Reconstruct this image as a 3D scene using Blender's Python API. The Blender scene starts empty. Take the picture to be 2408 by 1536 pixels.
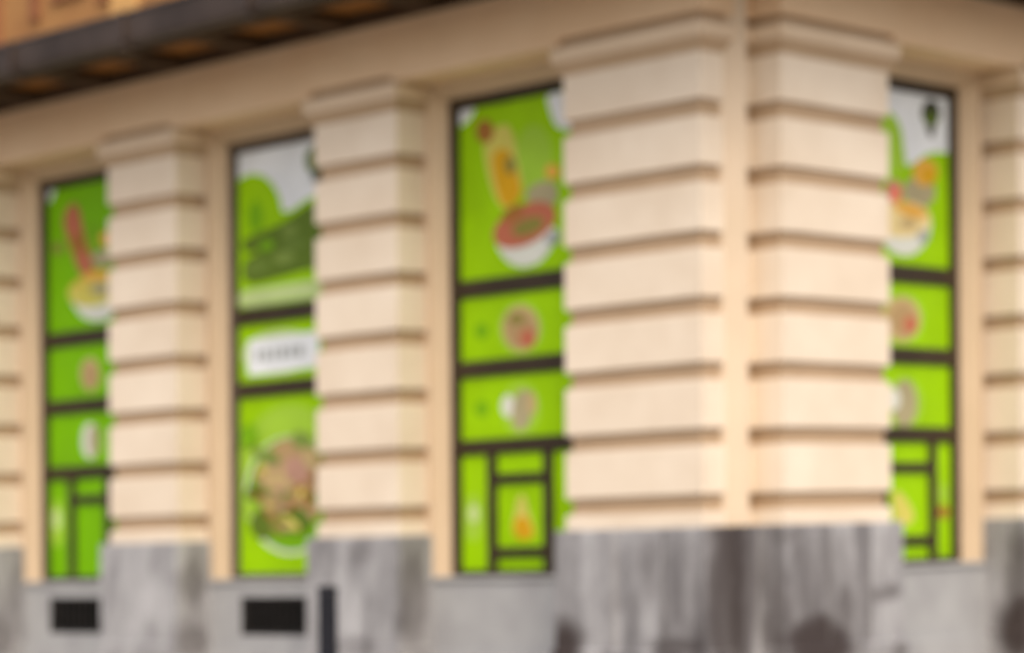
import bpy, bmesh, math, random
from mathutils import Vector, Matrix

# ---------------------------------------------------------------- camera, sky, sun, exposure
scene = bpy.context.scene
EYE = 1.0
cam_data = bpy.data.cameras.new('camera')
cam = bpy.data.objects.new('camera', cam_data)
scene.collection.objects.link(cam)
cam_data.sensor_width = 36.0
cam_data.lens = 6000 / 2408 * 36.0
cam_data.shift_y = (1385.74 - 768) / 2408
cam_data.clip_start = 0.1
cam_data.clip_end = 2000
cam.matrix_world = Matrix.Translation((0, 0, EYE)) @ Matrix.Rotation(math.pi / 2, 4, 'X') @ Matrix.Rotation(math.radians(-0.4), 4, 'Z')
cam_data.dof.use_dof = True                 # the photograph is focused well in front of the building
cam_data.dof.focus_distance = 6.0
cam_data.dof.aperture_fstop = 89.7 / 1000 / 0.051
scene.camera = cam

SUN_ELEV, SUN_ROT = math.radians(47), math.radians(173)     # rotation clockwise from +Y
world = bpy.data.worlds.new('World'); scene.world = world
world.use_nodes = True
wn = world.node_tree; wn.nodes.clear()
sky = wn.nodes.new('ShaderNodeTexSky'); sky.sky_type = 'NISHITA'
sky.sun_disc = False; sky.sun_elevation = SUN_ELEV; sky.sun_rotation = SUN_ROT
sky.air_density = 1.0; sky.dust_density = 6.0; sky.ozone_density = 0.6
bg = wn.nodes.new('ShaderNodeBackground'); bg.inputs['Strength'].default_value = 0.15
wo = wn.nodes.new('ShaderNodeOutputWorld')
wn.links.new(sky.outputs[0], bg.inputs[0]); wn.links.new(bg.outputs[0], wo.inputs[0])
sl = bpy.data.lights.new('sun', 'SUN'); sl.energy = 0.5; sl.angle = math.radians(120); sl.color = (1.0, 0.95, 0.88)
so = bpy.data.objects.new('sun', sl); scene.collection.objects.link(so)
sd = Vector((math.sin(SUN_ROT) * math.cos(SUN_ELEV), math.cos(SUN_ROT) * math.cos(SUN_ELEV), math.sin(SUN_ELEV)))
so.rotation_euler = sd.to_track_quat('Z', 'Y').to_euler()
scene.view_settings.view_transform = 'Standard'
scene.view_settings.look = 'None'
scene.view_settings.exposure = 0.52
scene.view_settings.gamma = 1.0

# ---------------------------------------------------------------- building coordinates
# a runs along the left front away from the corner, b along the right front; z is measured from eye level
CX0, CY0 = 1.353, 15.5
YAW = math.radians(45.573)
EA = Vector((-math.sin(YAW), math.cos(YAW), 0)); EB = Vector((math.cos(YAW), math.sin(YAW), 0))
SLOPE = 0.0306                               # the courses climb a little with the street on the right
GZ = -1.0
def T(a, b, z):
    v = EA * a + EB * b
    return Vector((v.x, v.y, z + EYE + SLOPE * b))
def F(face, s, d):                            # along the front, depth behind the pilaster face
    return (s, d) if face == 0 else (d, s)

# ---------------------------------------------------------------- materials
def new_mat(name):
    m = bpy.data.materials.new(name); m.use_nodes = True
    nt = m.node_tree; bs = nt.nodes['Principled BSDF']
    return m, nt, bs
def nd(nt, kind, **kw):
    n = nt.nodes.new(kind)
    for k, v in kw.items():
        if k in n.inputs: n.inputs[k].default_value = v
        else: setattr(n, k, v)
    return n
def noisy(name, c1, c2, scale=3.0, rough=0.85, bump=0.15, bscale=60.0, stretch=(1, 1, 1), fine=None, detail=6, dist=0.004, spec=0.3):
    m, nt, bs = new_mat(name); L = nt.links.new
    tc = nd(nt, 'ShaderNodeTexCoord'); mp = nd(nt, 'ShaderNodeMapping'); mp.inputs['Scale'].default_value = stretch
    L(tc.outputs['Object'], mp.inputs['Vector'])
    n1 = nd(nt, 'ShaderNodeTexNoise', Scale=scale, Detail=detail, Roughness=0.6); L(mp.outputs[0], n1.inputs['Vector'])
    r = nd(nt, 'ShaderNodeValToRGB'); r.color_ramp.elements[0].position = 0.32; r.color_ramp.elements[1].position = 0.68
    r.color_ramp.elements[0].color = (*c1, 1); r.color_ramp.elements[1].color = (*c2, 1)
    L(n1.outputs['Fac'], r.inputs[0]); col = r.outputs[0]
    n2 = nd(nt, 'ShaderNodeTexNoise', Scale=bscale, Detail=4.0); L(tc.outputs['Object'], n2.inputs['Vector'])
    if fine:
        mx = nd(nt, 'ShaderNodeMix', data_type='RGBA', blend_type='MULTIPLY')
        mx.inputs['Factor'].default_value = fine
        L(col, mx.inputs['A']); L(n2.outputs['Fac'], mx.inputs['B']); col = mx.outputs['Result']
    L(col, bs.inputs['Base Color'])
    bs.inputs['Roughness'].default_value = rough; bs.inputs['Specular IOR Level'].default_value = spec
    bp = nd(nt, 'ShaderNodeBump', Strength=bump, Distance=dist); L(n2.outputs['Fac'], bp.inputs['Height']); L(bp.outputs[0], bs.inputs['Normal'])
    return m, nt, bs
PLASTER = noisy('painted_plaster', (0.72, 0.61, 0.475), (0.81, 0.71, 0.575), 1.8, 0.9, 0.25, 90)[0]
CAPITAL = noisy('painted_capital', (0.69, 0.545, 0.385), (0.75, 0.60, 0.435), 1.6, 0.85, 0.2, 90)[0]
STRIP = noisy('painted_corner_strip', (0.61, 0.495, 0.36), (0.67, 0.545, 0.405), 1.6, 0.85, 0.2, 90)[0]
SURROUND = noisy('shaded_surround', (0.57, 0.44, 0.295), (0.62, 0.48, 0.33), 1.6, 0.85, 0.2, 90)[0]  # plaster colour deepened with the shade of the window recess
RECESS_SHADE = noisy('recess_shade_sand', (0.43, 0.31, 0.195), (0.49, 0.355, 0.23), 1.3, 0.9, 0.25, 90)[0]  # shade of the grooves and capital hollows put into a darker plaster colour
PLASTER_TRIM = noisy('painted_trim', (0.75, 0.54, 0.34), (0.80, 0.60, 0.395), 1.6, 0.85, 0.2, 90)[0]
DARK = noisy('dark_bronze_frame', (0.028, 0.017, 0.007), (0.042, 0.026, 0.012), 6, 0.45, 0.05, 120, spec=0.4)[0]
GREYFRAME = noisy('greyed_frame', (0.075, 0.055, 0.04), (0.11, 0.085, 0.065), 6, 0.5, 0.05, 120)[0]
WOOD_DARK = noisy('dark_rafter_wood', (0.045, 0.025, 0.011), (0.075, 0.042, 0.018), 3, 0.75, 0.3, 40, (1, 1, 6))[0]
WOOD_SOFFIT = noisy('brown_soffit_board', (0.23, 0.088, 0.015), (0.32, 0.14, 0.026), 2.2, 0.7, 0.3, 30, (1, 6, 1))[0]
GUTTER = noisy('weathered_gutter_metal', (0.034, 0.021, 0.014), (0.066, 0.045, 0.034), 2.5, 0.5, 0.2, 30, spec=0.5)[0]
OCHRE = noisy('ochre_wall_render', (0.31, 0.145, 0.055), (0.42, 0.225, 0.08), 1.6, 0.9, 0.3, 60)[0]
PANEL = noisy('light_ochre_panel', (0.56, 0.32, 0.11), (0.66, 0.39, 0.15), 2.0, 0.85, 0.2, 60)[0]
TERRA = noisy('brick_red_timber', (0.22, 0.085, 0.04), (0.34, 0.14, 0.06), 3.0, 0.8, 0.3, 60)[0]
BOLLARD = noisy('navy_painted_metal', (0.006, 0.007, 0.011), (0.012, 0.013, 0.019), 8, 0.6, 0.05, 90, spec=0.2)[0]
VOID = noisy('black_vent_void', (0.004, 0.004, 0.004), (0.008, 0.008, 0.008), 8, 0.9, 0.0, 10, spec=0.1)[0]
GRILLE = noisy('black_iron_grille', (0.012, 0.011, 0.010), (0.022, 0.019, 0.017), 8, 0.6, 0.1, 90)[0]
PAVING = noisy('grey_paving', (0.38, 0.34, 0.29), (0.47, 0.43, 0.37), 3, 0.9, 0.4, 40)[0]
COBBLE = noisy('pale_cobble_road', (0.17, 0.15, 0.13), (0.25, 0.225, 0.195), 3, 0.9, 0.5, 120)[0]
GLASSM, _nt, _bs = new_mat('window_glass'); _bs.inputs['Base Color'].default_value = (0.02, 0.03, 0.03, 1); _bs.inputs['Roughness'].default_value = 0.05

# granite: speckled grey slabs with upright joints and grime of its own shape
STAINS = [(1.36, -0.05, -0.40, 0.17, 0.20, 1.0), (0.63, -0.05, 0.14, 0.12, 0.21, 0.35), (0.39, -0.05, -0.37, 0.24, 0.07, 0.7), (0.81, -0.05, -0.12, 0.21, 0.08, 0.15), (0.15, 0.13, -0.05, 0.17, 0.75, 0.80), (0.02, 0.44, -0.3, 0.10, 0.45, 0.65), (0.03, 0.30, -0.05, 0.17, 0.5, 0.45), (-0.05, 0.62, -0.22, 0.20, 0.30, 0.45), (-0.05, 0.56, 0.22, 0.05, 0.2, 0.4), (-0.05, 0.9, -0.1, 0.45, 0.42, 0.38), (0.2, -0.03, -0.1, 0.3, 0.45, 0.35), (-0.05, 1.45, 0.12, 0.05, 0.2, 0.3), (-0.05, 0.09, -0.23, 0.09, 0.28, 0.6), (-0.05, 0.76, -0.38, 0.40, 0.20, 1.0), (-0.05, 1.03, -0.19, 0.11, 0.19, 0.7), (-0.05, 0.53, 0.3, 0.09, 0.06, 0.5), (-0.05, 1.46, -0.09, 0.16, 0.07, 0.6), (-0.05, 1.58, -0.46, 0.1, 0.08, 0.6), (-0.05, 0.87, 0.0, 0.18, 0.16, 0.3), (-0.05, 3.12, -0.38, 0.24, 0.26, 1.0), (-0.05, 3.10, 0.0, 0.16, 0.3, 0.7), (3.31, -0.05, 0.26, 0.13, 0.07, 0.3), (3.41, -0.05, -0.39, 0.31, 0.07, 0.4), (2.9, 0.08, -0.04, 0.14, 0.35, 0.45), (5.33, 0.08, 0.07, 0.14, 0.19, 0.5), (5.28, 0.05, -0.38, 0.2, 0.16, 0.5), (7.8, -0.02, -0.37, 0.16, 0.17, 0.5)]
def make_granite():
    m, nt, bs = new_mat('grey_granite'); L = nt.links.new
    tc = nd(nt, 'ShaderNodeTexCoord'); O = tc.outputs['Object']
    mp = nd(nt, 'ShaderNodeMapping'); mp.inputs['Scale'].default_value = (1, 1, 0.35); L(O, mp.inputs['Vector'])
    n1 = nd(nt, 'ShaderNodeTexNoise', Scale=4.5, Detail=7.0, Roughness=0.62); L(mp.outputs[0], n1.inputs['Vector'])
    r1 = nd(nt, 'ShaderNodeValToRGB'); e = r1.color_ramp.elements
    e[0].position = 0.30; e[0].color = (0.21, 0.207, 0.215, 1); e[1].position = 0.66; e[1].color = (0.55, 0.555, 0.57, 1)
    L(n1.outputs['Fac'], r1.inputs[0])
    n2 = nd(nt, 'ShaderNodeTexNoise', Scale=140.0, Detail=2.0); L(O, n2.inputs['Vector'])
    r2 = nd(nt, 'ShaderNodeValToRGB'); e = r2.color_ramp.elements
    e[0].position = 0.38; e[0].color = (0.62, 0.62, 0.62, 1); e[1].position = 0.6; e[1].color = (1.0, 1.0, 1.0, 1)
    L(n2.outputs['Fac'], r2.inputs[0])
    mx = nd(nt, 'ShaderNodeMix', data_type='RGBA', blend_type='MULTIPLY'); mx.inputs['Factor'].default_value = 1.0
    L(r1.outputs[0], mx.inputs['A']); L(r2.outputs[0], mx.inputs['B'])
    mp2 = nd(nt, 'ShaderNodeMapping'); mp2.inputs['Scale'].default_value = (1, 1, 0.10); L(O, mp2.inputs['Vector'])
    n4 = nd(nt, 'ShaderNodeTexNoise', Scale=3.8, Detail=3.0, Distortion=0.4); L(mp2.outputs[0], n4.inputs['Vector'])
    r4 = nd(nt, 'ShaderNodeValToRGB'); e = r4.color_ramp.elements
    e[0].position = 0.52; e[0].color = (1, 1, 1, 1); e[1].position = 0.62; e[1].color = (0.32, 0.305, 0.31, 1)
    e[0].position = 0.45
    L(n4.outputs['Fac'], r4.inputs[0])
    mx0 = nd(nt, 'ShaderNodeMix', data_type='RGBA', blend_type='MULTIPLY'); mx0.inputs['Factor'].default_value = 1.0
    # the water streaks are heaviest round the building's corner
    q0 = nd(nt, 'ShaderNodeVectorMath', operation='DISTANCE'); L(O, q0.inputs[0]); q0.inputs[1].default_value = T(0.15, 0.6, 0.0)
    q1 = nd(nt, 'ShaderNodeMapRange', interpolation_type='SMOOTHSTEP'); L(q0.outputs['Value'], q1.inputs['Value'])
    q1.inputs['From Min'].default_value = 1.7; q1.inputs['From Max'].default_value = 0.6; q1.inputs['To Min'].default_value = 0.18; q1.inputs['To Max'].default_value = 0.85
    L(q1.outputs[0], mx0.inputs['Factor'])
    L(mx.outputs['Result'], mx0.inputs['A']); L(r4.outputs[0], mx0.inputs['B']); mx = mx0
    # distorted position for ragged stain edges
    n3 = nd(nt, 'ShaderNodeTexNoise', Scale=5.0, Detail=5.0); L(O, n3.inputs['Vector'])
    sub = nd(nt, 'ShaderNodeVectorMath', operation='SUBTRACT'); L(n3.outputs['Color'], sub.inputs[0]); sub.inputs[1].default_value = (0.5, 0.5, 0.5)
    scl = nd(nt, 'ShaderNodeVectorMath', operation='SCALE'); L(sub.outputs[0], scl.inputs[0]); scl.inputs['Scale'].default_value = 0.17
    pos = nd(nt, 'ShaderNodeVectorMath', operation='ADD'); L(O, pos.inputs[0]); L(scl.outputs[0], pos.inputs[1])
    acc = None
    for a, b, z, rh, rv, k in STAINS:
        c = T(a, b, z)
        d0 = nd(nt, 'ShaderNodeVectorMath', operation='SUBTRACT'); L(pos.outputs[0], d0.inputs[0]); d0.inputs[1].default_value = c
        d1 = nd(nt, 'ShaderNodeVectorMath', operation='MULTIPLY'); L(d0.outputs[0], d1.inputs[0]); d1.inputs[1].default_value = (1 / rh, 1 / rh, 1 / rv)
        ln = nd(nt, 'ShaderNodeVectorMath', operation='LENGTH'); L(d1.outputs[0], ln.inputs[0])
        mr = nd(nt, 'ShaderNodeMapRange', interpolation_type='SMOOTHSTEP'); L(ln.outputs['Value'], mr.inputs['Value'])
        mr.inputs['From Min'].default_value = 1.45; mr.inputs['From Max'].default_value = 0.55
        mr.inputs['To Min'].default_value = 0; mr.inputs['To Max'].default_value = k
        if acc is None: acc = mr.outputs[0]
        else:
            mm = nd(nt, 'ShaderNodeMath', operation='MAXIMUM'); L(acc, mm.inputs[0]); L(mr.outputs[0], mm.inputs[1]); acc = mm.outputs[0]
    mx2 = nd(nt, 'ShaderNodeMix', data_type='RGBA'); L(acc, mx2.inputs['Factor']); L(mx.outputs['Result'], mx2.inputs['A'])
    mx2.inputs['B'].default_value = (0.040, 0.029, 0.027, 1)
    L(mx2.outputs['Result'], bs.inputs['Base Color'])
    bs.inputs['Roughness'].default_value = 0.7
    bp = nd(nt, 'ShaderNodeBump', Strength=0.25, Distance=0.004); L(n2.outputs['Fac'], bp.inputs['Height']); L(bp.outputs[0], bs.inputs['Normal'])
    return m
GRANITE = make_granite()
GRANITE_PALE = noisy('pale_granite', (0.35, 0.355, 0.365), (0.44, 0.45, 0.455), 3.0, 0.75, 0.2, 140, fine=0.25)[0]
SEAM_DARK = noisy('dark_mortar_seam', (0.10, 0.095, 0.09), (0.15, 0.14, 0.135), 5, 0.9, 0.1, 60)[0]
SEAM = noisy('mortar_seam', (0.30, 0.28, 0.26), (0.36, 0.34, 0.31), 5, 0.9, 0.1, 60)[0]

# printed film inks; the first green has dimmer light mixed in
INK_RGB = dict(shaded_green=(0.175, 0.455, 0.001), green=(0.30, 0.575, 0.001), leaf=(0.17, 0.40, 0.006), lime=(0.33, 0.56, 0.045), pale=(0.50, 0.64, 0.27), white=(0.78, 0.83, 0.86),
    forest=(0.105, 0.17, 0.02), pine=(0.145, 0.225, 0.04), moss=(0.20, 0.29, 0.06), straw=(0.60, 0.56, 0.12), amber=(0.64, 0.36, 0.012),
    rust=(0.34, 0.15, 0.035), red=(0.47, 0.15, 0.085), coral=(0.75, 0.20, 0.13), orange=(0.72, 0.40, 0.07), olive=(0.24, 0.22, 0.05),
    stone=(0.38, 0.34, 0.20), china=(0.66, 0.69, 0.62), steel=(0.34, 0.37, 0.37), tan=(0.50, 0.38, 0.18), brown=(0.42, 0.29, 0.14),
    blush=(0.46, 0.27, 0.20), ink=(0.045, 0.05, 0.035), cream=(0.75, 0.62, 0.30))
INKS = {}
for k, c in INK_RGB.items():
    INKS[k] = noisy('print_' + k, tuple(x * 0.90 for x in c), tuple(min(1, x * 1.10) for x in c), 2.5, 0.4, 0.0, 60, spec=0.12)[0]

# ---------------------------------------------------------------- mesh helpers
COL = scene.collection
def link(name, bm, mats, parent=None, smooth=False):
    bmesh.ops.recalc_face_normals(bm, faces=bm.faces)
    me = bpy.data.meshes.new(name); bm.to_mesh(me); bm.free()
    if not isinstance(mats, (list, tuple)): mats = [mats]
    for m in mats: me.materials.append(m)
    if smooth:
        for p in me.polygons: p.use_smooth = True
    o = bpy.data.objects.new(name, me); COL.objects.link(o)
    if parent is not None: o.parent = parent
    return o
def loft(bm, poly, levels, cap=True, mi=0):
    """poly: plan outline in (a, b); levels: (z, outset)."""
    n = len(poly); area = sum(poly[i][0] * poly[(i + 1) % n][1] - poly[(i + 1) % n][0] * poly[i][1] for i in range(n))
    sgn = 1 if area > 0 else -1
    def off(o):
        out = []
        for i in range(n):
            p0, p1, p2 = poly[i - 1], poly[i], poly[(i + 1) % n]
            d1 = Vector((p1[0] - p0[0], p1[1] - p0[1])).normalized(); d2 = Vector((p2[0] - p1[0], p2[1] - p1[1])).normalized()
            n1 = Vector((d1.y, -d1.x)) * sgn; n2 = Vector((d2.y, -d2.x)) * sgn
            k = (n1 + n2) / max(0.2, 1 + n1.dot(n2))
            out.append((p1[0] + k.x * o, p1[1] + k.y * o))
        return out
    rings = []
    for z, o in levels:
        rings.append([bm.verts.new(T(x, y, z)) for x, y in off(o)])
    for r0, r1 in zip(rings, rings[1:]):
        for i in range(n):
            f = bm.faces.new((r0[i], r0[(i + 1) % n], r1[(i + 1) % n], r1[i])); f.material_index = mi
    if cap:
        bm.faces.new(rings[0]).material_index = mi; bm.faces.new(rings[-1]).material_index = mi
def box(bm, face, s0, s1, d0, d1, z0, z1, mi=0, ch=0.0):
    poly = [F(face, s0, d0), F(face, s1, d0), F(face, s1, d1), F(face, s0, d1)]
    if ch: lv = [(z0, -ch), (z0 + ch, 0), (z1 - ch, 0), (z1, -ch)]
    else: lv = [(z0, 0), (z1, 0)]
    loft(bm, poly, lv, mi=mi)
def sweep(bm, path, mi=0):
    """path: list of stations, each a list of (a, b, z) profile points."""
    rings = [[bm.verts.new(T(*p)) for p in st] for st in path]
    n = len(rings[0])
    for r0, r1 in zip(rings, rings[1:]):
        for i in range(n):
            bm.faces.new((r0[i], r0[(i + 1) % n], r1[(i + 1) % n], r1[i])).material_index = mi
    bm.faces.new(rings[0]).material_index = mi; bm.faces.new(rings[-1]).material_index = mi
def MB(): return bmesh.new()

ART = {
 'c_top': [
  ('e', (2.042, 2.891), (-0.181, -0.023), (0.002, -0.229), 'lime'),
  ('p', [(2.818, 3.385), (2.599, 3.354), (2.619, 3.258), (2.768, 3.188), (2.82, 3.194)], 'white'),
  ('p', [(1.929, 3.314), (1.654, 3.293), (1.656, 3.034), (1.811, 3.062), (1.858, 3.121), (1.893, 3.204)], 'white'),
  ('p', [(2.526, 3.022), (2.475, 3.105), (2.386, 3.156), (2.286, 3.16), (2.225, 3.072), (2.201, 2.91), (2.142, 2.726), (2.167, 2.632), (2.329, 2.57), (2.416, 2.669), (2.477, 2.819)], 'straw'),
  ('p', [(2.451, 2.941), (2.387, 3.004), (2.3, 2.993), (2.226, 2.913), (2.19, 2.785), (2.154, 2.693), (2.204, 2.61), (2.341, 2.589), (2.403, 2.739)], 'amber'),
  ('e', (2.264, 2.873), (-0.05, -0.006), (0.0, -0.062), 'olive'),
  ('e', (2.506, 3.136), (-0.088, -0.012), (0.001, -0.081), 'rust'),
  ('p', [(2.142, 2.638), (2.081, 2.702), (1.971, 2.733), (1.826, 2.707), (1.815, 2.567), (1.972, 2.558)], 'stone'),
  ('e', (1.867, 2.782), (-0.066, -0.008), (0.001, -0.052), 'orange'),
  ('p', [(2.431, 2.421), (2.369, 2.29), (2.27, 2.2), (2.123, 2.16), (1.976, 2.19), (1.866, 2.285), (1.805, 2.409), (2.022, 2.414), (2.269, 2.369)], 'china'),
  ('e', (2.132, 2.452), (-0.285, 0.079), (-0.085, -0.125), 'red'),
  ('e', (2.095, 2.439), (-0.149, 0.024), (-0.026, -0.056), 'olive'),
  ('e', (2.242, 2.539), (-0.101, 0.039), (-0.035, -0.04), 'rust'),
  ('e', (1.866, 2.337), (-0.056, 0.028), (-0.035, -0.034), 'steel')],
 'c_mid': [
  ('e', (2.178, 1.757), (-0.208, -0.016), (0.002, -0.179), 'lime'),
  ('e', (2.178, 1.757), (-0.175, -0.014), (0.002, -0.155), 'tan'),
  ('e', (2.178, 1.747), (-0.143, -0.011), (0.001, -0.122), 'brown'),
  ('e', (2.113, 1.686), (-0.077, -0.006), (0.001, -0.065), 'red'),
  ('e', (2.217, 1.825), (-0.079, -0.006), (0.0, -0.037), 'olive'),
  ('e', (2.551, 1.766), (-0.068, -0.005), (0.0, -0.057), 'leaf')],
 'c_low': [
  ('e', (2.183, 1.212), (-0.182, -0.01), (0.002, -0.178), 'lime'),
  ('e', (2.302, 1.237), (-0.066, -0.003), (0.0, -0.075), 'china'),
  ('e', (2.17, 1.202), (-0.096, -0.015), (0.029, -0.138), 'stone'),
  ('e', (2.079, 1.244), (-0.046, -0.003), (0.0, -0.075), 'tan'),
  ('e', (2.556, 1.232), (-0.068, -0.003), (0.0, -0.057), 'leaf')],
 'c_left': [
  ('e', (2.649, 0.483), (-0.092, -0.002), (0.001, -0.162), 'lime'),
  ('e', (2.644, 0.512), (-0.054, -0.001), (0.001, -0.064), 'pale')],
 'c_door': [
  ('p', [(2.208, 0.628), (2.152, 0.627), (2.125, 0.534), (2.078, 0.432), (2.054, 0.354), (2.127, 0.318), (2.239, 0.334), (2.275, 0.407), (2.237, 0.537)], 'straw'),
  ('p', [(2.238, 0.473), (2.149, 0.491), (2.086, 0.418), (2.062, 0.354), (2.135, 0.318), (2.231, 0.334), (2.263, 0.399)], 'amber')],
 'a_top': [
  ('e', (6.998, 2.79), (-0.148, -0.014), (0.002, -0.197), 'leaf'),
  ('p', [(7.77, 3.424), (7.495, 3.382), (7.53, 3.286), (7.617, 3.195), (7.772, 3.212)], 'white'),
  ('p', [(7.414, 3.032), (7.362, 3.136), (7.26, 3.185), (7.177, 3.106), (7.129, 2.902), (7.032, 2.714), (6.984, 2.591), (7.183, 2.57), (7.265, 2.717), (7.364, 2.906)], 'red'),
  ('e', (7.205, 2.831), (-0.098, 0.0), (-0.025, -0.091), 'rust'),
  ('e', (7.278, 3.077), (-0.075, -0.008), (0.001, -0.079), 'red'),
  ('e', (7.484, 2.823), (-0.085, -0.008), (0.001, -0.045), 'olive'),
  ('e', (6.817, 2.831), (-0.097, -0.01), (0.001, -0.059), 'orange'),
  ('e', (6.868, 2.679), (-0.146, -0.014), (0.001, -0.069), 'stone'),
  ('p', [(7.353, 2.445), (7.27, 2.328), (7.137, 2.218), (6.939, 2.172), (6.743, 2.196), (6.677, 2.367), (6.937, 2.389)], 'china'),
  ('e', (7.002, 2.434), (-0.343, 0.014), (-0.043, -0.129), 'straw'),
  ('e', (7.202, 2.442), (-0.117, -0.01), (0.0, -0.08), 'amber'),
  ('e', (7.202, 2.432), (-0.104, -0.009), (0.001, -0.072), 'straw'),
  ('e', (6.951, 2.549), (-0.21, -0.002), (-0.008, -0.04), 'orange'),
  ('e', (6.904, 2.436), (-0.131, -0.012), (0.0, -0.049), 'stone')],
 'a_mid': [
  ('e', (7.059, 1.757), (-0.131, -0.009), (0.001, -0.135), 'tan'),
  ('e', (7.049, 1.745), (-0.102, -0.007), (0.002, -0.101), 'brown')],
 'a_low': [
  ('e', (7.065, 1.217), (-0.112, -0.005), (0.002, -0.146), 'china'),
  ('e', (7.009, 1.215), (-0.075, -0.004), (0.001, -0.135), 'stone')],
 'a_left': [
  ('e', (7.531, 0.555), (-0.095, -0.002), (0.002, -0.193), 'lime'),
  ('e', (7.53, 0.59), (-0.053, -0.001), (0.001, -0.088), 'pale')],
 'b_top': [
  ('p', [(5.312, 3.507), (4.158, 3.517), (4.166, 2.784), (4.577, 2.775), (5.32, 2.854)], 'white'),
  ('e', (4.986, 2.818), (-0.34, -0.036), (0.004, -0.322), 'green'),
  ('p', [(5.318, 2.985), (5.157, 3.022), (4.702, 2.825), (4.549, 2.808), (4.355, 2.886), (4.164, 2.91), (4.172, 2.159), (5.328, 2.127)], 'green'),
  ('e', (4.957, 2.815), (-0.085, -0.009), (0.002, -0.119), 'leaf'),
  ('p', [(5.118, 2.647), (4.945, 2.685), (4.774, 2.704), (4.577, 2.748), (4.383, 2.826), (4.165, 2.874), (4.17, 2.355), (4.388, 2.358), (4.581, 2.339), (4.806, 2.314), (5.02, 2.305), (5.121, 2.369), (5.09, 2.496), (4.903, 2.543), (5.104, 2.553)], 'forest'),
  ('e', (4.832, 2.582), (-0.08, 0.011), (-0.019, -0.036), 'leaf'),
  ('e', (4.564, 2.664), (-0.091, 0.013), (-0.019, -0.036), 'moss'),
  ('e', (4.524, 2.56), (-0.136, 0.003), (-0.01, -0.036), 'pine'),
  ('e', (4.947, 2.428), (-0.147, 0.02), (-0.024, -0.046), 'pine'),
  ('e', (4.622, 2.47), (-0.123, 0.003), (-0.012, -0.046), 'moss'),
  ('p', [(5.165, 2.262), (4.807, 2.268), (4.171, 2.275), (4.172, 2.141), (4.667, 2.146), (5.167, 2.132)], 'pale'),
  ('e', (4.256, 3.153), (-0.121, -0.014), (0.002, -0.107), 'forest'),
  ('e', (4.244, 3.026), (-0.054, -0.006), (0.001, -0.053), 'ink')],
 'b_mid': [
  ('e', (4.701, 1.772), (-0.42, 0.009), (-0.034, -0.166), 'pale'),
  ('p', [(5.061, 1.861), (5.051, 1.886), (4.675, 1.891), (4.266, 1.895), (4.243, 1.884), (4.245, 1.646), (4.269, 1.636), (4.678, 1.624), (5.034, 1.615), (5.064, 1.63)], 'white'),
  ('p', [(4.972, 1.8), (4.912, 1.803), (4.913, 1.719), (4.973, 1.717)], 'steel'),
  ('p', [(4.882, 1.802), (4.803, 1.802), (4.804, 1.72), (4.883, 1.718)], 'steel'),
  ('p', [(4.774, 1.803), (4.725, 1.806), (4.726, 1.723), (4.775, 1.72)], 'steel'),
  ('p', [(4.695, 1.804), (4.617, 1.805), (4.618, 1.723), (4.696, 1.722)], 'steel'),
  ('p', [(4.588, 1.806), (4.53, 1.808), (4.531, 1.726), (4.589, 1.723)], 'steel'),
  ('p', [(4.501, 1.807), (4.424, 1.808), (4.425, 1.726), (4.502, 1.725)], 'steel')],
 'b_low': [
  ('e', (4.579, 0.884), (-0.586, -0.021), (0.005, -0.494), 'lime'),
  ('e', (4.581, 0.699), (-0.526, -0.016), (0.005, -0.443), 'china'),
  ('e', (4.573, 0.709), (-0.503, -0.015), (0.004, -0.424), 'leaf'),
  ('e', (4.564, 0.781), (-0.403, -0.014), (0.004, -0.34), 'brown'),
  ('e', (4.801, 0.872), (-0.178, 0.038), (-0.05, -0.089), 'tan'),
  ('e', (4.5, 0.881), (-0.12, 0.044), (-0.089, -0.099), 'blush'),
  ('e', (4.692, 0.63), (-0.172, 0.012), (-0.019, -0.093), 'brown'),
  ('e', (4.409, 0.694), (-0.097, 0.03), (-0.064, -0.084), 'rust'),
  ('e', (4.98, 0.732), (-0.106, 0.044), (-0.054, -0.053), 'forest'),
  ('e', (4.902, 0.49), (-0.143, 0.01), (-0.023, -0.114), 'forest'),
  ('e', (4.504, 0.512), (-0.142, -0.065), (0.079, -0.076), 'forest'),
  ('e', (4.435, 1.104), (-0.113, -0.038), (0.039, -0.054), 'moss'),
  ('e', (4.848, 0.998), (-0.163, -0.047), (0.027, -0.042), 'moss'),
  ('e', (4.694, 0.485), (-0.103, 0.025), (-0.047, -0.077), 'olive'),
  ('e', (5.047, 0.619), (-0.098, -0.006), (0.005, -0.063), 'lime'),
  ('e', (4.627, 0.783), (-0.105, 0.019), (-0.028, -0.06), 'tan'),
  ('e', (4.344, 0.957), (-0.07, 0.02), (-0.061, -0.084), 'tan'),
  ('e', (4.45, 0.658), (-0.046, -0.033), (0.031, -0.018), 'brown'),
  ('e', (4.602, 0.627), (0.038, -0.012), (0.019, 0.026), 'brown'),
  ('e', (4.816, 0.552), (-0.039, -0.017), (0.017, -0.017), 'rust'),
  ('e', (4.688, 0.739), (0.06, -0.02), (0.021, 0.025), 'blush'),
  ('e', (4.386, 0.737), (0.002, -0.039), (0.03, 0.001), 'brown'),
  ('e', (4.824, 0.634), (-0.033, -0.024), (0.02, -0.011), 'straw'),
  ('e', (4.549, 0.834), (0.006, -0.032), (0.047, 0.005), 'blush'),
  ('e', (4.791, 0.724), (0.07, -0.01), (0.007, 0.018), 'moss'),
  ('e', (4.739, 0.91), (-0.021, -0.022), (0.029, -0.01), 'blush'),
  ('e', (4.905, 0.867), (-0.023, -0.018), (0.018, -0.009), 'rust'),
  ('e', (4.875, 0.903), (-0.005, -0.024), (0.046, -0.002), 'straw'),
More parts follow.
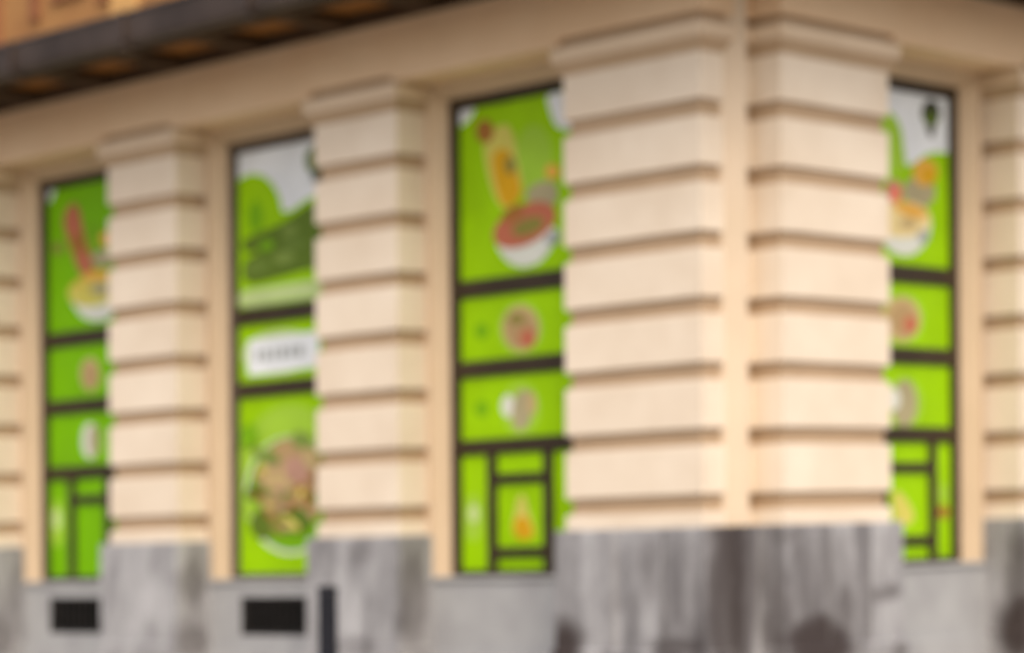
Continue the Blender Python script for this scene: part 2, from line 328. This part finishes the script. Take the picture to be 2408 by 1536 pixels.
  ('e', (4.292, 0.673), (0.035, -0.035), (0.039, 0.017), 'forest'),
  ('e', (4.678, 0.598), (-0.012, -0.028), (0.025, -0.004), 'forest'),
  ('e', (4.315, 0.827), (0.059, -0.012), (0.009, 0.018), 'rust'),
  ('e', (4.629, 0.603), (-0.055, -0.003), (0.001, -0.017), 'blush'),
  ('e', (4.438, 0.711), (0.014, -0.039), (0.03, 0.005), 'straw'),
  ('e', (4.735, 0.703), (-0.067, -0.01), (0.004, -0.016), 'tan'),
  ('e', (4.437, 0.525), (0.01, -0.023), (0.022, 0.005), 'moss'),
  ('e', (4.61, 0.699), (0.03, -0.037), (0.027, 0.01), 'moss'),
  ('e', (4.532, 0.617), (-0.012, -0.031), (0.033, -0.004), 'rust'),
  ('e', (4.58, 0.459), (-0.064, -0.006), (0.004, -0.022), 'tan'),
  ('e', (4.588, 0.527), (-0.056, -0.019), (0.014, -0.019), 'straw'),
  ('e', (4.254, 0.647), (0.052, -0.003), (0.005, 0.03), 'moss'),
  ('e', (4.773, 0.994), (-0.057, -0.013), (0.007, -0.014), 'moss'),
  ('e', (4.501, 0.469), (-0.039, -0.036), (0.036, -0.017), 'straw'),
  ('e', (4.923, 0.708), (0.022, -0.025), (0.03, 0.011), 'rust'),
  ('e', (5.025, 1.163), (-0.098, -0.005), (0.0, -0.084), 'leaf')],
 'd_top': [
  ('p', [(1.993, 3.335), (3.1, 3.453), (3.093, 2.938), (2.745, 2.935), (2.59, 2.913), (2.436, 2.828), (2.344, 2.802), (2.286, 2.957), (2.213, 3.146), (1.992, 3.212)], 'white'),
  ('p', [(2.079, 3.133), (2.169, 3.15), (2.243, 3.122), (2.302, 3.039), (2.323, 2.925), (2.352, 2.785), (2.209, 2.756), (2.075, 2.78)], 'lime'),
  ('e', (2.64, 3.196), (0.112, 0.011), (-0.001, -0.09), 'ink'),
  ('e', (2.639, 3.151), (0.078, 0.008), (-0.001, -0.056), 'forest'),
  ('p', [(2.577, 3.109), (2.701, 3.121), (2.661, 3.027), (2.614, 3.023)], 'ink'),
  ('e', (2.494, 2.636), (0.186, 0.014), (-0.001, -0.108), 'stone'),
  ('e', (2.565, 2.776), (0.147, 0.012), (-0.001, -0.095), 'orange'),
  ('e', (2.603, 2.761), (0.093, 0.007), (0.0, -0.063), 'amber'),
  ('e', (2.192, 2.613), (0.105, 0.008), (-0.001, -0.089), 'blush'),
  ('e', (2.207, 2.605), (0.067, 0.005), (-0.001, -0.062), 'coral'),
  ('p', [(2.011, 2.353), (2.069, 2.251), (2.217, 2.189), (2.383, 2.19), (2.52, 2.252), (2.614, 2.357), (2.631, 2.484), (2.43, 2.381)], 'china'),
  ('e', (2.295, 2.434), (0.328, 0.022), (-0.002, -0.125), 'cream'),
  ('e', (2.386, 2.503), (0.189, -0.023), (-0.024, -0.044), 'orange'),
  ('e', (2.355, 2.411), (0.106, 0.007), (-0.001, -0.044), 'tan'),
  ('e', (2.529, 2.333), (0.069, 0.005), (0.0, -0.045), 'steel')],
 'd_mid': [
  ('e', (2.283, 1.755), (0.258, 0.01), (-0.002, -0.175), 'lime'),
  ('e', (2.283, 1.755), (0.218, 0.008), (-0.002, -0.151), 'tan'),
  ('e', (2.299, 1.746), (0.161, 0.006), (-0.002, -0.114), 'brown'),
  ('e', (2.379, 1.721), (0.081, 0.003), (-0.001, -0.057), 'red')],
 'd_low': [
  ('e', (2.308, 1.179), (0.21, 0.004), (-0.002, -0.179), 'lime'),
  ('e', (2.308, 1.179), (0.145, 0.003), (-0.002, -0.16), 'stone'),
  ('e', (2.181, 1.205), (0.079, 0.002), (-0.001, -0.075), 'china')],
 'd_door': [
  ('p', [(2.157, 0.576), (2.229, 0.586), (2.318, 0.532), (2.407, 0.435), (2.406, 0.372), (2.298, 0.342), (2.19, 0.354)], 'straw')],
 'd_right': [
  ('e', (2.758, 0.56), (0.065, 0.0), (-0.001, -0.065), 'lime'),
  ('e', (2.756, 0.431), (0.068, -0.001), (0.0, -0.046), 'rust')],
}
# ---------------------------------------------------------------- ground
bm = MB()
bmesh.ops.create_grid(bm, x_segments=1, y_segments=1, size=600)
g = link('road', bm, COBBLE); g.location = (0, 0, -0.12); g['kind'] = 'structure'
bm = MB()
loft(bm, [(-3.2, -3.2), (30, -3.2), (30, 0.3), (0.3, 0.3), (0.3, 30), (-3.2, 30)], [(GZ - 0.115, 0), (GZ - 0.02, 0), (GZ, -0.02)])
g = link('pavement', bm, PAVING); g['kind'] = 'structure'; g.location = (CX0, CY0, 0)

# ---------------------------------------------------------------- the building
B = bpy.data.objects.new('corner_building', None); COL.objects.link(B)
B.location = (CX0, CY0, 0)
B['label'] = 'cream plaster corner building with banded pilasters, green film windows and a granite base'
B['category'] = 'building'

Z_GRAN, Z_CAP0, Z_CAP1, Z_FR, Z_SOF = 0.376, 3.306, 3.49, 3.505, 3.912
GROOVES = [2.964 - 0.4066 * k for k in range(7)]
def shaft_levels():
    lv = [(Z_GRAN - 0.02, 0)]
    for z in reversed(GROOVES):
        lv += [(z - 0.060, 0), (z - 0.053, -0.006), (z - 0.049, -0.032), (z + 0.047, -0.032), (z + 0.051, -0.006), (z + 0.058, 0)]
    return lv + [(Z_CAP0 + 0.06, 0)]
CAP_LEVELS = [(Z_CAP0, 0.003), (Z_CAP0 + 0.012, 0.010), (Z_CAP0 + 0.045, 0.022), (Z_CAP0 + 0.075, 0.040), (Z_CAP0 + 0.084, 0.054),
              (Z_CAP0 + 0.094, 0.060), (Z_CAP1 - 0.014, 0.060), (Z_CAP1 - 0.004, 0.052), (Z_CAP1, 0.010), (Z_CAP1 + 0.056, 0.005)]
PLINTH_LEVELS = [(GZ - 0.3, 0.075), (-0.40, 0.075), (-0.385, 0.055), (Z_GRAN - 0.012, 0.055), (Z_GRAN, 0.042)]
def pilaster(poly):
    bm = MB(); loft(bm, poly, shaft_levels()); 
    for f in bm.faces:                      # recess shade of the joints is painted in as a darker sand colour
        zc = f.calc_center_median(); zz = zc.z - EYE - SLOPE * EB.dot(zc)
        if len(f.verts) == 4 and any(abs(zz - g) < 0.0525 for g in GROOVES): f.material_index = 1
    p = link('pilaster', bm, [PLASTER, RECESS_SHADE], B)
    bm = MB(); loft(bm, poly, CAP_LEVELS)
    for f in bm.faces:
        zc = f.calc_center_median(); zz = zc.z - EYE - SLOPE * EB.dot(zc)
        if len(f.verts) == 4 and (zz < Z_CAP0 + 0.083 or zz > Z_CAP1): f.material_index = 1  # cove and neck take the painted recess shade too
    link('capital', bm, [CAPITAL, RECESS_SHADE], p)
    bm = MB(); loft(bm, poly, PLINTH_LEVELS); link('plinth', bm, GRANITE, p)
    return p
BACK = 0.50
def pil(face, s0, s1):
    return pilaster([F(face, s0, 0), F(face, s1, 0), F(face, s1, BACK), F(face, s0, BACK)])
LEFT_P = [(2.979, 3.835), (5.426, 6.278), (7.875, 8.727), (10.32, 11.17)]
RIGHT_P = [(3.129, 3.98), (5.50, 6.35)]
NA, NB = 0.246, 0.485
corner_poly = [(1.399, 0), (1.399, BACK), (BACK, BACK), (BACK, 1.606), (0, 1.606), (0, NB), (NA, NB), (NA, 0)]
cp = pilaster(corner_poly); cp.name = 'corner_pier'
for s in LEFT_P: pil(0, *s)
for s in RIGHT_P: pil(1, *s)
# slab joints in the corner pier's granite
for face, s in ((0, 0.93), (1, 0.87), (1, 1.30), (0, 0.52)):
    bm = MB(); box(bm, face, s - 0.006, s + 0.006, -0.0570, 0.0, -0.385, Z_GRAN - 0.015); link('slab_joint', bm, SEAM if s == 0.93 else SEAM_DARK, cp)
# round moulding standing in the corner notch
bm = MB()
pts = [(0.258, 0.205), (0.158, 0.305), (0.150, 0.316), (0.152, 0.330), (0.265, 0.460), (0.30, 0.460), (0.30, 0.205)]
loft(bm, pts, [(Z_GRAN - 0.01, 0), (Z_SOF, 0)]); link('corner_moulding', bm, STRIP, cp)
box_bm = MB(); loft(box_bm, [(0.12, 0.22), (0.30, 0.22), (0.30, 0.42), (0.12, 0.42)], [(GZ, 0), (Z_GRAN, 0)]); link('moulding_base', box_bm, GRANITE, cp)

AMAX, BMAX = 11.17, 6.35
# frieze above pilasters and bays
bm = MB()
fr = [(NA, 0), (AMAX, 0), (AMAX, BACK + 0.02), (BACK + 0.02, BACK + 0.02), (BACK + 0.02, BMAX), (0, BMAX), (0, NB), (NA, NB)]
FO = 0.050
loft(bm, fr, [(Z_CAP1 + 0.052, FO), (Z_SOF + 0.02, FO)])
for x0, x1 in ((1.399, 2.979), (3.835, 5.426), (6.278, 7.875), (8.727, 10.32)): box(bm, 0, x0, x1, -FO, BACK, Z_FR - 0.008, Z_CAP1 + 0.052)
for x0, x1 in ((1.606, 3.129), (3.98, 5.50)): box(bm, 1, x0, x1, -FO, BACK, Z_FR - 0.008, Z_CAP1 + 0.052)
link('frieze', bm, PLASTER_TRIM, B)
# core wall behind windows, and the upper storey
bm = MB()
core = [(0.47, 0.47), (AMAX - 0.02, 0.47), (AMAX - 0.02, 9), (9, 9), (9, BMAX - 0.02), (0.47, BMAX - 0.02)]
core = [(0.47, 0.47), (AMAX - 0.02, 0.47), (AMAX - 0.02, BMAX - 0.02), (0.47, BMAX - 0.02)]
loft(bm, core, [(GZ - 0.3, 0), (Z_SOF - 0.01, 0)]); link('core_wall', bm, PLASTER, B)
bm = MB()
loft(bm, [(0.0, 0.0), (AMAX, 0.0), (AMAX, BMAX), (0, BMAX)], [(Z_SOF + 0.02, 0), (7.6, 0)])
uw = link('upper_wall', bm, OCHRE, B)
bm = MB(); loft(bm, [(0.0, 0.0), (AMAX, 0.0), (AMAX, BMAX), (0, BMAX)], [(7.6, 0.05), (7.7, 0.3), (7.85, 0.35), (7.95, 0.35), (9.2, -2.4)]); link('roof', bm, GUTTER, B)
# upper storey: timber-framed panels and windows
def uwin(face, s):
    bm = MB(); box(bm, face, s - 0.55, s + 0.55, 0.06, 0.1, 4.95, 6.55)
    for x0, x1, z0, z1 in ((s - 0.62, s - 0.52, 4.85, 6.65), (s + 0.52, s + 0.62, 4.85, 6.65), (s - 0.52, s + 0.52, 4.85, 4.95), (s - 0.52, s + 0.52, 6.55, 6.65), (s - 0.04, s + 0.04, 4.95, 6.55)):
        box(bm, face, x0, x1, -0.04, 0.08, z0, z1)
    w = link('upper_window', bm, TERRA, uw)
    bm = MB(); box(bm, face, s - 0.52, s - 0.04, -0.015, 0.0, 4.95, 6.55); box(bm, face, s + 0.04, s + 0.52, -0.015, 0.0, 4.95, 6.55)
    o = link('upper_pane', bm, GLASSM, uw)
for s in (1.6, 3.2, 4.9, 8.9, 10.2): uwin(0, s)
for s in (1.6, 3.4, 5.2): uwin(1, s)
# timber studs and rails at the left of the upper wall
for s0, s1, z0, z1 in ((7.70, 7.80, 4.3, 7.4), (7.16, 7.27, 4.60, 7.4), (6.22, 6.36, 4.60, 7.4), (6.55, 6.98, 4.70, 4.80), (5.62, 5.72, 4.62, 7.4)):
    bm = MB(); box(bm, 0, s0, s1, -0.035, 0.02, z0, z1, ch=0.008); link('timber_stud', bm, TERRA, uw)

bm = MB(); box(bm, 0, 5.86, 6.20, -0.02, 0.02, 4.42, 7.4, ch=0.006); link('wall_panel', bm, PANEL, uw)
# ---------------------------------------------------------------- shop windows
def poly_face(bm, pts3, mi):
    vs = [bm.verts.new(p) for p in pts3]
    f = bm.faces.new(vs); f.material_index = mi
def clip(pts, s0, s1, z0, z1):
    def cut(ps, inside, inter):
        out = []
        for i in range(len(ps)):
            p, q = ps[i - 1], ps[i]
            if inside(q):
                if not inside(p): out.append(inter(p, q))
                out.append(q)
            elif inside(p): out.append(inter(p, q))
        return out
    for ax, v, sg in ((0, s0, 1), (0, s1, -1), (1, z0, 1), (1, z1, -1)):
        def ins(p, ax=ax, v=v, sg=sg): return (p[ax] - v) * sg >= 0
        def itx(p, q, ax=ax, v=v):
            t = (v - p[ax]) / (q[ax] - p[ax]); return (p[0] + (q[0] - p[0]) * t, p[1] + (q[1] - p[1]) * t)
        if not pts: return pts
        pts = cut(pts, ins, itx)
    return pts
def smooth_poly(pts):
    for _ in range(2):                      # corner cutting, for printed shapes with soft outlines
        out = []
        for i in range(len(pts)):
            p, q = pts[i], pts[(i + 1) % len(pts)]
            out += [(p[0] * .78 + q[0] * .22, p[1] * .78 + q[1] * .22), (p[0] * .22 + q[0] * .78, p[1] * .22 + q[1] * .78)]
        pts = out
    return pts
D_FILM = 0.392
def poster(face, s0, s1, z0, z1, art, parent, base='green', name='window_film', shift=0.0):
    keys = [base]; items = ART.get(art, [])
    for it in items:
        if it[-1] not in keys: keys.append(it[-1])
    bm = MB(); box(bm, face, s0, s1, D_FILM, D_FILM + 0.012, z0, z1)
    d = D_FILM
    for it in items:
        d -= 0.0007
        if it[0] == 'p': pts = smooth_poly([tuple(p) for p in it[1]])
        else:
            (cx, cz), u, v = it[1], it[2], it[3]
            pts = [(cx + u[0] * math.cos(t) + v[0] * math.sin(t), cz + u[1] * math.cos(t) + v[1] * math.sin(t)) for t in [k * math.tau / 28 for k in range(28)]]
        pts = [(p[0] + shift, p[1]) for p in pts]
        pts = clip(pts, s0 + 0.002, s1 - 0.002, z0 + 0.002, z1 - 0.002)
        if len(pts) < 3: continue
        poly_face(bm, [T(*F(face, p[0], d), p[1]) for p in pts], keys.index(it[-1]))
    return link(name, bm, [INKS[k] for k in keys], parent)

Z_SILL, Z_TOP = 0.085, 3.392
def surround(face, s0, s1, parent):
    """U-shaped moulded plaster surround; profile (outset from the opening, depth)."""
    prof = [(-0.004, 0.43), (-0.004, 0.368), (0.010, 0.340), (0.050, 0.300), (0.062, 0.282), (0.075, 0.268), (0.105, 0.262), (0.125, 0.266), (0.135, 0.276), (0.175, 0.280), (0.175, 0.43)]
    bm = MB(); st = []
    for cs, cz in (('L', 0), ('L', 1), ('R', 1), ('R', 0)):
        ring = []
        for o, d in prof:
            s = s1 + o if cs == 'L' else s0 - o
            z = Z_TOP + min(o, 0.175) if cz else Z_SILL - 0.02
            ring.append((*F(face, s, d), z))
        st.append(ring)
    sweep(bm, st)
    return link('surround', bm, SURROUND, parent)
def shop_window(face, s0, s1, kind, arts, frame_mat=DARK, flip=False, shift=0.0):
    s1 += 0.018
    """s0 is the end nearer the building corner, s1 the farther end."""
    w = bpy.data.objects.new('shop_window', None); COL.objects.link(w); w.parent = B
    surround(face, s0, s1, w)
    bm = MB(); fw = 0.080; df, db = 0.362, 0.42
    box(bm, face, s1 - fw, s1 + 0.002, df, db, Z_SILL, Z_TOP, ch=0.004)
    box(bm, face, s0 - 0.002, s0 + fw, df, db, Z_SILL, Z_TOP, ch=0.004)
    box(bm, face, s0 + fw, s1 - fw, df + 0.002, db, Z_TOP - 0.080, Z_TOP + 0.001)
    box(bm, face, s0 + fw, s1 - fw, df + 0.002, db, Z_SILL - 0.01, Z_SILL + 0.035)
    link('frame', bm, frame_mat, w)
    def bar(z, h=0.078, x0=None, x1=None, name='transom'):
        bm = MB(); box(bm, face, (x0 if x0 is not None else s0 + fw), (x1 if x1 is not None else s1 - fw), df + 0.004, db, z - h / 2, z + h / 2, ch=0.004)
        link(name, bm, DARK, w)
    bar(2.063, 0.122); bar(1.507, 0.115)
    i0, i1 = s0 + fw, s1 - fw
    def po(x0, x1, z0, z1, art): poster(face, x0, x1, z0, z1, art, w, 'shaded_green' if arts == 'a' else 'green', shift=shift)  # far left window: dimmer light is put into a darker green base
    po(i0, i1, 2.10, Z_TOP - 0.07, arts + '_top'); po(i0, i1, 1.545, 2.03, arts + '_mid')
    if kind == 'plain':
        po(i0, i1, Z_SILL, 1.47, arts + '_low')
    else:
        bar(0.968, 0.105); po(i0, i1, 0.998, 1.47, arts + '_low')
        c = (s0 + s1) / 2; mf = c + kind; mn = c - kind - 0.03
        for m_ in (mf, mn):
            bm = MB(); box(bm, face, m_ - 0.042, m_ + 0.042, df + 0.006, db, Z_SILL + 0.03, 0.93, ch=0.004); link('mullion', bm, DARK, w)
        bar(0.742, 0.07, mn + 0.034, mf - 0.034, 'sash_rail'); 
        if arts != 'a': bar(0.240, 0.07, mn + 0.034, mf - 0.034, 'sash_rail')
        po(mf + 0.03, i1, Z_SILL, 0.94, arts + '_left' if not flip else arts + '_right')
        po(i0, mn - 0.03, Z_SILL, 0.94, arts + '_near')
        po(mn + 0.03, mf - 0.03, 0.775, 0.94, arts + '_light'); po(mn + 0.03, mf - 0.03, Z_SILL if arts == 'a' else 0.27, 0.715, arts + '_door')
        if arts != 'a': po(mn + 0.03, mf - 0.03, Z_SILL, 0.215, arts + '_foot')
    return w
W = shop_window(0, 1.563, 2.815, 0.25, 'c'); W['label'] = 'tall window with a yellow bottle and red bowl on green film'
W = shop_window(0, 3.999, 5.225, 'plain', 'b', GREYFRAME); W['label'] = 'window with green hills above and a salad bowl below'
W = shop_window(0, 6.442, 7.684, 0.23, 'a'); W['label'] = 'window with a red chilli shape over a yellow bowl'
shop_window(0, 8.89, 10.14, 'plain', 'b', GREYFRAME, shift=4.9)
W = shop_window(1, 1.77, 2.905, 0.27, 'd', flip=True); W['label'] = 'window right of the corner with a dark emblem on white'
shop_window(1, 4.16, 5.30, 0.27, 'd', flip=True, shift=2.39)

# ---------------------------------------------------------------- granite aprons under the windows, with vents
def apron(face, s0, s1, vents=False):
    vs0, vs1, vz0, vz1 = s0 + 0.40, s1 - 0.415, -0.340, -0.050
    bm = MB()
    if vents:
        box(bm, face, s0, vs0, 0.262, 0.46, GZ - 0.3, 0.05); box(bm, face, vs1, s1, 0.262, 0.46, GZ - 0.3, 0.05)
        box(bm, face, vs0, vs1, 0.262, 0.46, vz1, 0.05); box(bm, face, vs0, vs1, 0.262, 0.46, GZ - 0.3, vz0)
    else:
        box(bm, face, s0, s1, 0.262, 0.46, GZ - 0.3, 0.05)
    box(bm, face, s0, s1, 0.222, 0.263, GZ - 0.3, -0.43, ch=0.004)
    ap = link('window_apron', bm, GRANITE_PALE, B)
    bm = MB(); box(bm, face, s0 + 0.0, s1 - 0.0, 0.240, 0.46, 0.05, 0.082, ch=0.006); link('sill', bm, GRANITE_PALE, ap)
    if vents:
        v = bpy.data.objects.new('basement_vent', None); COL.objects.link(v); v.parent = B
        bm = MB(); box(bm, face, vs0 + 0.002, vs1 - 0.002, 0.295, 0.458, vz0 + 0.002, vz1 - 0.002); link('vent_back', bm, VOID, v)
        bm = MB()
        for x0, x1, z0, z1 in ((vs0, vs0 + 0.03, vz0, vz1), (vs1 - 0.03, vs1, vz0, vz1), (vs0 + 0.03, vs1 - 0.03, vz1 - 0.025, vz1), (vs0 + 0.03, vs1 - 0.03, vz0, vz0 + 0.025)):
            box(bm, face, x0, x1, 0.268, 0.29, z0, z1)
        link('vent_frame', bm, GRILLE, v)
        bm = MB(); n = 9
        for k in range(n):
            x = vs0 + 0.03 + (vs1 - vs0 - 0.06) * (k + 0.5) / n
            box(bm, face, x - 0.006, x + 0.006, 0.272, 0.286, vz0 + 0.02, vz1 - 0.02)
        link('vent_grille', bm, GRILLE, v)
LB = [(1.399, 2.979), (3.835, 5.426), (6.278, 7.875), (8.727, 10.32)]
for k, (x0, x1) in enumerate(LB): apron(0, x0, x1, k in (1, 2, 3))
for x0, x1 in ((1.606, 3.129), (3.98, 5.50)): apron(1, x0, x1)

# ---------------------------------------------------------------- projecting eaves with gutter
CN = bpy.data.objects.new('eaves', None); COL.objects.link(CN); CN.parent = B
PR = 0.80
def around(prof):
    """sweep a profile of (outset, z) along both fronts, mitred at the corner."""
    return [[(AMAX + 0.4, -o, z) for o, z in prof], [(-o, -o, z) for o, z in prof], [(-o, BMAX + 0.4, z) for o, z in prof]]
bm = MB(); sweep(bm, around([(-0.02, 4.015), (PR - 0.02, 4.015), (PR - 0.02, 4.05), (-0.02, 4.05)])); link('soffit_boards', bm, WOOD_SOFFIT, CN)
bm = MB(); sweep(bm, around([(0.0, 3.913), (0.10, 3.913), (0.10, 4.014), (0.0, 4.014)])); link('wall_plate', bm, WOOD_DARK, CN)
bm = MB(); sweep(bm, around([(PR - 0.14, 3.925), (PR - 0.03, 3.925), (PR - 0.03, 4.014), (PR - 0.14, 4.014)])); link('edge_beam', bm, WOOD_DARK, CN)
for k in range(-0, 12):
    s = 0.68 + 0.92 * k
    bm = MB(); box(bm, 0, s - 0.075, s + 0.075, -(PR - 0.14), -0.10, 3.925, 4.013, ch=0.006); link('rafter', bm, WOOD_DARK, CN)
for k in range(7):
    s = 0.68 + 0.92 * k
    bm = MB(); box(bm, 1, s - 0.075, s + 0.075, -(PR - 0.14), -0.10, 3.925, 4.013, ch=0.006); link('rafter', bm, WOOD_DARK, CN)
bm = MB(); sweep(bm, around([(0.0, 4.052), (PR - 0.02, 4.052), (PR - 0.02, 4.10), (0.0, 4.30)])); link('roof_sheet', bm, GUTTER, CN)
g_ = [(PR - 0.02, 4.165), (PR - 0.02, 3.95)] + [(PR + 0.045 - 0.065 * math.cos(t), 3.985 - 0.055 * math.sin(t)) for t in [math.pi * k / 8 for k in range(1, 8)]] + [(PR + 0.11, 4.00), (PR + 0.12, 4.145), (PR + 0.135, 4.155), (PR + 0.13, 4.172), (PR + 0.105, 4.168), (PR + 0.10, 4.02), (PR + 0.0, 4.02), (PR + 0.0, 4.165)]
bm = MB(); sweep(bm, around(g_)); gut = link('gutter', bm, GUTTER, CN)
def gstrap(face, s):
    bm = MB(); box(bm, face, s - 0.022, s + 0.022, -(PR + 0.142), -(PR + 0.118), 3.965, 4.178, ch=0.004)
    box(bm, face, s - 0.022, s + 0.022, -(PR + 0.120), -(PR - 0.05), 3.905, 3.932)
    link('gutter_bracket', bm, GUTTER, CN)
for k in range(8): gstrap(0, 0.68 + 1.39 * k)
for k in range(5): gstrap(1, 0.68 + 1.39 * k)

# ---------------------------------------------------------------- bollard
bo = bpy.data.objects.new('bollard', None); COL.objects.link(bo)
BY = 15.9
bo.location = ((770.5 - 1204) / 6000 * BY, BY, 0)
bo['label'] = 'dark navy round post standing before the granite base between two shop windows'
bo['category'] = 'bollard'
def lathe(name, prof, mat, parent):
    bm = MB(); rings = [[bm.verts.new((r * math.cos(t * math.tau / 24), r * math.sin(t * math.tau / 24), z)) for t in range(24)] for r, z in prof]
    for r0, r1 in zip(rings, rings[1:]):
        for i in range(24): bm.faces.new((r0[i], r0[(i + 1) % 24], r1[(i + 1) % 24], r1[i]))
    bm.faces.new(rings[0]); bm.faces.new(rings[-1])
    return link(name, bm, mat, parent)
gz = SLOPE * -1.2
lathe('post', [(0.060, gz - 0.05), (0.060, 0.985)], BOLLARD, bo)
lathe('cap', [(0.062, 0.986), (0.065, 0.992), (0.065, 1.012), (0.055, 1.024), (0.025, 1.030)], BOLLARD, bo)
lathe('base_ring', [(0.085, gz - 0.02), (0.085, gz + 0.03), (0.056, gz + 0.045)], BOLLARD, bo)
